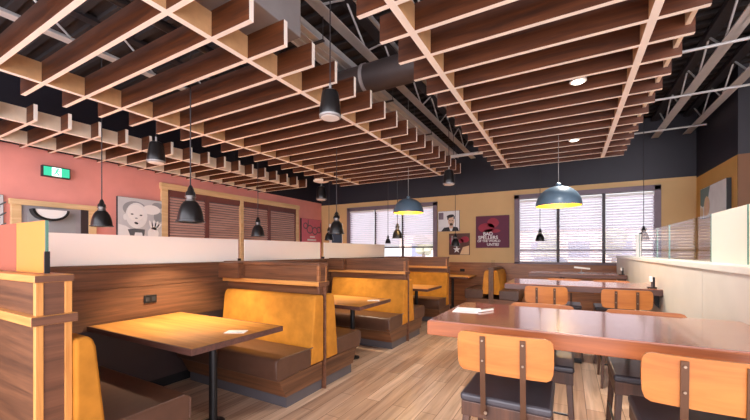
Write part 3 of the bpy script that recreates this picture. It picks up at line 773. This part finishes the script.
art(t, 'printed_shirt', 'bw4', lambda m: m.prism([(-.39, .01), (-.39, .33), (-.27, .30), (-.13, .2), (.03, .2), (.12, .01)], 'Y', -D-.002, -D))
art(t, 'printed_collar', 'bw1', lambda m: m.prism([(-.16, .01), (-.24, .24), (-.13, .26), (.05, .25), (.03, .01), (-.0, .19), (-.12, .19)], 'Y', -D-.005, -D-.003))
def _hand(m):
    ell(m, .2, .18, .1, .12, D+.004)
    for i, a in enumerate((1.9, 1.5, 1.15, .8)): ell(m, .2+.13*math.cos(a), .22+.13*math.sin(a), .09, .024, D+.004, rot=a)
art(t, 'printed_hand', 'white', _hand)
art(t, 'printed_gaps', 'bw0', lambda m: [ell(m, .2+.15*math.cos(a), .22+.13*math.sin(a), .05, .01, D+.007, rot=a) for a in (1.7, 1.32, .97)])
# edge poster by the door
t = canvas('canvas_picture', 'black and white picture at the photo edge, beside the gray door', 'picture', (XL, 1.4, 1.5), math.pi/2, .66, .7, 'bw3', .03, G)
def _zz(m):
    for i in range(9):
        for j in range(5): ell(m, -.26+j*.13+(i % 2)*.06, .05+i*.075, .05, .012, .034, rot=.7)
art(t, 'printed_pattern', 'bw1', _zz)
# pink lettered
t = canvas('canvas_picture', 'pink canvas with dark scrawled shape near the end wall corner', 'picture', (XL, 8.46, 1.66), math.pi/2, .96, .74, 'pink', .05, G)
def _scrawl(m):
    for cx, cz, r in ((-.3, .52, .09), (-.1, .42, .13), (.14, .38, .12), (.34, .42, .1)):
        for q in range(18):
            a = 2*math.pi*q/18; ell(m, cx+r*math.cos(a), cz+r*.9*math.sin(a), .03, .018, D, rot=a+1.5, n=8)
    ell(m, -.18, .6, .02, .12, D); ell(m, .42, .56, .018, .12, D)
art(t, 'printed_scrawl', 'bw1', _scrawl)
art(t, 'printed_caption', 'white', lambda m: (m.box(-.1, .14, -D-.002, -D, .17, .21), m.box(-.22, .2, -D-.002, -D, .07, .12)))
# narrow poster
t = canvas('canvas_picture', 'narrow dark blue picture with white edge in the corner of the end wall', 'picture', (-6.42, YB, 1.62), 0, .5, .66, 'denim', .03, G, 'white')
art(t, 'printed_margin', 'white', lambda m: m.box(-.24, -.14, -.035, -.033, .01, .65))
# portrait
t = canvas('canvas_picture', 'portrait of a dark haired person on white, upper of the two small pictures', 'picture', (-2.76, YB, 1.93), 0, .58, .54, 'bw4', .035, G, 'dkbrown')
d = .04
art(t, 'printed_patch', 'mauve', lambda m: m.box(-.27, -.14, -d-.002, -d, .32, .5))
art(t, 'printed_neck', 'skin', lambda m: (m.box(.02, .12, -d-.002, -d, .08, .2), ell(m, .07, .27, .085, .12, d+.002)))
art(t, 'printed_hair', 'bw0', lambda m: (ell(m, .05, .4, .1, .042, d+.005, rot=.15), ell(m, -.015, .35, .02, .05, d+.005), ell(m, .15, .36, .016, .045, d+.005)))
art(t, 'printed_eyes', 'bw0', lambda m: (ell(m, .035, .285, .018, .008, d+.006), ell(m, .105, .285, .018, .008, d+.006), ell(m, .07, .205, .03, .008, d+.006)))
art(t, 'printed_jacket', 'bw0', lambda m: (m.prism([(-.2, .005), (-.12, .1), (.01, .11), (.05, .005)], 'Y', -d-.006, -d-.004), m.prism([(.09, .005), (.13, .12), (.24, .1), (.28, .005)], 'Y', -d-.006, -d-.004)))
# star picture
t = canvas('canvas_picture', 'maroon and brown picture with a white star, below the portrait', 'picture', (-2.48, YB, 1.31), 0, .54, .56, 'dkbrown', .035, G, 'dkbrown')
art(t, 'printed_red', 'crim', lambda m: (ell(m, .15, .4, .11, .08, d), ell(m, .05, .36, .07, .05, d), ell(m, -.2, .36, .05, .1, d)))
art(t, 'printed_tan', 'sand', lambda m: m.prism([(.02, .01), (.26, .01), (.26, .24), (.1, .2)], 'Y', -d-.001, -d))
art(t, 'printed_gray', 'bw2', lambda m: (ell(m, -.08, .27, .11, .06, d+.002), m.box(-.2, -.17, -d-.003, -d-.001, .26, .5)))
star = [(.1*(1 if i % 2 == 0 else .42)*math.cos(math.pi/2+i*math.pi/5)-.06, .1*(1 if i % 2 == 0 else .42)*math.sin(math.pi/2+i*math.pi/5)+.14) for i in range(10)]
art(t, 'printed_star', 'white', lambda m: m.prism(star, 'Y', -d-.006, -d-.004))
# lettered canvas
t = canvas('canvas_picture', 'maroon canvas with white lettering beside the bar window', 'picture', (-1.65, YB, 1.49), 0, .80, .80, 'mar', .04, G)
art(t, 'printed_glow', 'crim', lambda m: (ell(m, -.14, .5, .2, .12, .044), ell(m, .02, .62, .14, .12, .044), ell(m, .0, .42, .2, .05, .044)))
for s, x, z, sz in (('BAD', -.1, .31, .12), ('SPELLERS', -.1, .215, .12), ('OF THE WORLD', -.08, .145, .075), ('UNTIE!', .02, .05, .095)):
    text_part('lettering', s, 'white', t, (x, -.046, z), (math.pi/2, 0, 0), sz)
# canvas on the ochre wall
t = canvas('canvas_picture', 'pale canvas with beige arches on the ochre wall above the glass', 'picture', (XR, 7.93, 2.0), -math.pi/2, 1.2, .54, 'bw4', .06, G)
d = .064
art(t, 'printed_dark', 'teal', lambda m: m.prism([(-.59, .25), (-.59, .53), (-.1, .53), (-.2, .3), (-.45, .2)], 'Y', -d-.001, -d))
art(t, 'printed_arch', 'sand', lambda m: (ell(m, -.25, .2, .14, .17, d+.002), ell(m, -.5, .1, .06, .1, d+.002)))
art(t, 'printed_arch_inner', 'skin', lambda m: (ell(m, -.2, .16, .06, .12, d+.004), ell(m, -.34, .1, .05, .08, d+.004)))
# exit sign
t = thing('exit_sign', 'green running person exit sign on the red wall', 'exit sign', (XL, 2.30, 2.545), math.pi/2)
MB().box(-.17, .17, -.075, -.001, 0, .165).build('housing', 'bw0', t, world=False, bevel=.004)
MB().box(-.155, .155, -.078, -.075, .015, .15).build('face', 'exitgreen', t, world=False)
MB().box(-.06, .055, -.080, -.078, .015, .15).build('doorway_panel', 'exitwhite', t, world=False)
def _run(m):
    ell(m, .012, .128, .012, .012, .083, n=12)
    for p, q, w in (((.008, .115), (-.008, .075), .018), ((-.008, .075), (.018, .055), .012), ((.018, .055), (.012, .028), .011), ((-.008, .078), (-.03, .045), .012), ((-.03, .045), (-.045, .035), .01), ((.006, .11), (-.025, .1), .009), ((.008, .11), (.035, .09), .009)):
        dx, dz = q[0]-p[0], q[1]-p[1]; L = math.hypot(dx, dz); nx, nz = -dz/L*w/2, dx/L*w/2
        m.prism([(p[0]+nx, p[1]+nz), (q[0]+nx, q[1]+nz), (q[0]-nx, q[1]-nz), (p[0]-nx, p[1]-nz)], 'Y', -.083, -.080)
art(t, 'running_figure', 'exitgreen', _run)
# half-moon sconce
t = thing('wall_sconce', 'half moon wall light with black rim above the gray door glass', 'wall light', (XL, 2.21, 1.86), math.pi/2)
n = 20; R1, R2, H = .215, .185, .17
arc = lambda R, h: [(R*math.cos(math.pi+math.pi*i/n), h+h*math.sin(math.pi+math.pi*i/n)) for i in range(n+1)]
m = MB(); o_, i_ = arc(R1, H), arc(R2, H-.035); i_ = [(x, z+.035) for x, z in i_]
for j in range(n): m.prism([o_[j], o_[j+1], i_[j+1], i_[j]], 'Y', -.17, -.03)
m.build('rim', 'black', t, world=False)
MB().prism(i_, 'Y', -.16, -.03).build('diffuser', 'white', t, world=False)

# ------------------------------------------------------------------ small things on tables and walls
def paper(x, y, z, w, h, rz, lab, fold=False):
    t = thing('paper_menu', lab, 'paper', (x, y, z), rz, 'papers lying on tables')
    MB().box(-w/2, w/2, -h/2, h/2, .0005, .003).build('sheet', 'paper', t, world=False)
    MB().box(-w/2+.02, w/2-.02, -h/2+.02, -h/2+.03, .003, .0035).build('printed_line', 'bw2', t, world=False)
    MB().box(-w/2+.01, w/2*.2, -h/4, h/4, .003, .005).build('folded_flap', 'paper', t, world=False)
paper(-2.34, 1.9, .75, .16, .1, .5, 'white folded paper on the front booth table')
paper(-2.25, 4.0, .75, .16, .1, .5, 'white folded paper on the second booth table')
paper(-.60, 2.36, 1.0, .16, .2, .1, 'white paper placemat on the front bar table')
t = thing('cutlery_roll', 'rolled cutlery beside the white paper on the front bar table', 'cutlery', (-.48, 2.38, 1.0), 1.1)
MB().box(-.07, .07, -.014, .014, .0005, .014).build('napkin', 'paper', t, world=False, bevel=.005)
MB().bar((-.04, .0, .017), (.09, .0, .017), .012, .004).build('knife', 'bolt', t, world=False)
for x, y, l in ((.80, 4.78, 'small black menu holder at the wall end of the second bar table'), (.80, 7.2, 'small black menu holder at the wall end of the furthest bar table')):
    t = thing('menu_holder', l, 'menu holder', (x, y, 1.0), 0, 'menu holders at the wall ends of the bar tables')
    MB().box(-.04, .04, -.03, .03, 0, .012).build('foot', 'black', t, world=False, bevel=.003)
    MB().box(.0, .02, -.05, .05, .012, .12).build('holder', 'black', t, world=False)
    MB().box(-.02, -.0, -.04, .04, .07, .125).build('card', 'paper', t, world=False)
t = thing('table_caddy', 'white menu card in a wire stand on the furthest bar table', 'table stand', (.22, 7.62, 1.0))
MB().tube([(0, 0, .005), (0, 0, .07)], .006, 8).build('stem', 'gray', t, world=False)
MB().lathe([(.05, 0), (.05, .008), (.01, .012)], n=16).build('foot', 'gray', t, world=False)
MB().bar((-.12, 0, .1), (.14, 0, .075), .05, .03).build('card', 'paper', t, world=False)

# ------------------------------------------------------------------ outside the windows
g = MB().box(-40, 40, YB+.2, 80, -.6, -.3).build('ground_1', 'asphalt'); struct(g, 'pale paved ground outside the windows', 'ground')
def tree(x, y, h, lab):
    t = thing('tree', lab, 'tree', (x, y, -.3), 0, 'trees outside the bar window')
    MB().tube([(0, 0, 0), (.1, 0, h*.5)], [.22, .12], 10).build('trunk', 'bark', t, world=False)
    m = MB(); rr = random.Random(x*7+y)
    for i in range(14):
        a = rr.uniform(0, 6.28); q = rr.uniform(0, h*.22); cz = h*rr.uniform(.42, .85); R = h*rr.uniform(.1, .17)
        m.lathe([(R*math.sin(math.pi*j/8)*rr.uniform(.85, 1.1), -R*math.cos(math.pi*j/8)) for j in range(9)], (q*math.cos(a), q*math.sin(a), cz), 12)
    m.build('crown', 'leafg', t, world=False)
tree(-1.5, 30, 3.3, 'leafy tree outside, left in the bar window'); tree(3.2, 34, 3.8, 'leafy tree outside, right in the bar window'); tree(-14, 36, 3.6, 'leafy tree outside the booth window')
def car(x, y, mat, lab):
    t = thing('car', lab, 'car', (x, y, -.3), 0, 'cars parked outside')
    MB().prism([(-2.1, .3), (2.1, .3), (2.15, .7), (1.3, .88), (-1.6, .9), (-2.15, .75)], 'Y', -.85, .85).build('body', mat, t, world=False, bevel=.06)
    MB().prism([(-1.3, .88), (.95, .88), (.4, 1.4), (-.8, 1.42)], 'Y', -.75, .75).build('cabin', 'card', t, world=False, bevel=.05)
    for wx in (-1.35, 1.35):
        for wy in (-.8, .8):
            MB().tube([(wx, wy-.1, .32), (wx, wy+.1, .32)], .32, 18).build('wheel', 'black', t, world=False)
car(-.6, 19, 'carw', 'pale car parked outside the bar window, left'); car(4.4, 20, 'card', 'dark car parked outside the bar window, right'); car(-8.5, 19, 'carw', 'pale car parked outside the booth window')
t = thing('low_building', 'low tan building across the car park', 'building', (0, 50, -.3))
MB().box(-22, 24, -3, 3, 0, 4.2).build('wall', 'brickc', t, world=False)
MB().box(-22.4, 24.4, -3.4, 3.4, 4.2, 4.6).build('roof', 'bw2', t, world=False)
for x in range(-20, 24, 4): MB().box(x, x+2.2, -3.05, -3, 1, 2.8).build('window', 'card', t, world=False)

# ------------------------------------------------------------------ world, camera, view
wd = bpy.data.worlds.new('World'); S.world = wd; wd.use_nodes = True
nt = wd.node_tree; bg = nt.nodes['Background']; bg.inputs[0].default_value = (.94, .91, 1.0, 1)
# overcast sky, brightened behind the viewer as added fill, dimmer beyond the end wall
tc = nt.nodes.new('ShaderNodeTexCoord'); sx = nt.nodes.new('ShaderNodeSeparateXYZ'); mr = nt.nodes.new('ShaderNodeMapRange')
mr.inputs['From Min'].default_value = -.5; mr.inputs['From Max'].default_value = .5; mr.inputs['To Min'].default_value = 3.0; mr.inputs['To Max'].default_value = .7
nt.links.new(tc.outputs['Generated'], sx.inputs[0]); nt.links.new(sx.outputs['Y'], mr.inputs['Value']); nt.links.new(mr.outputs[0], bg.inputs[1])

cam = bpy.data.cameras.new('Camera'); co = bpy.data.objects.new('Camera', cam); C.objects.link(co)
f = 346.8
cam.sensor_width = 36; cam.lens = f/750*36; cam.shift_y = 41.4/750; cam.clip_start = .05; cam.clip_end = 300
co.location = (0, 0, 1.4); co.rotation_euler = (math.pi/2, 0, math.atan(193/f))
S.camera = co
vs = S.view_settings
vs.view_transform = 'Standard'; vs.look = 'None'; vs.gamma = 1; vs.exposure = 1.0
S.cycles.max_bounces = 8; S.cycles.transparent_max_bounces = 16; S.cycles.caustics_reflective = False; S.cycles.caustics_refractive = False
S.cycles.use_denoising = True
S.cycles.sample_clamp_indirect = 6
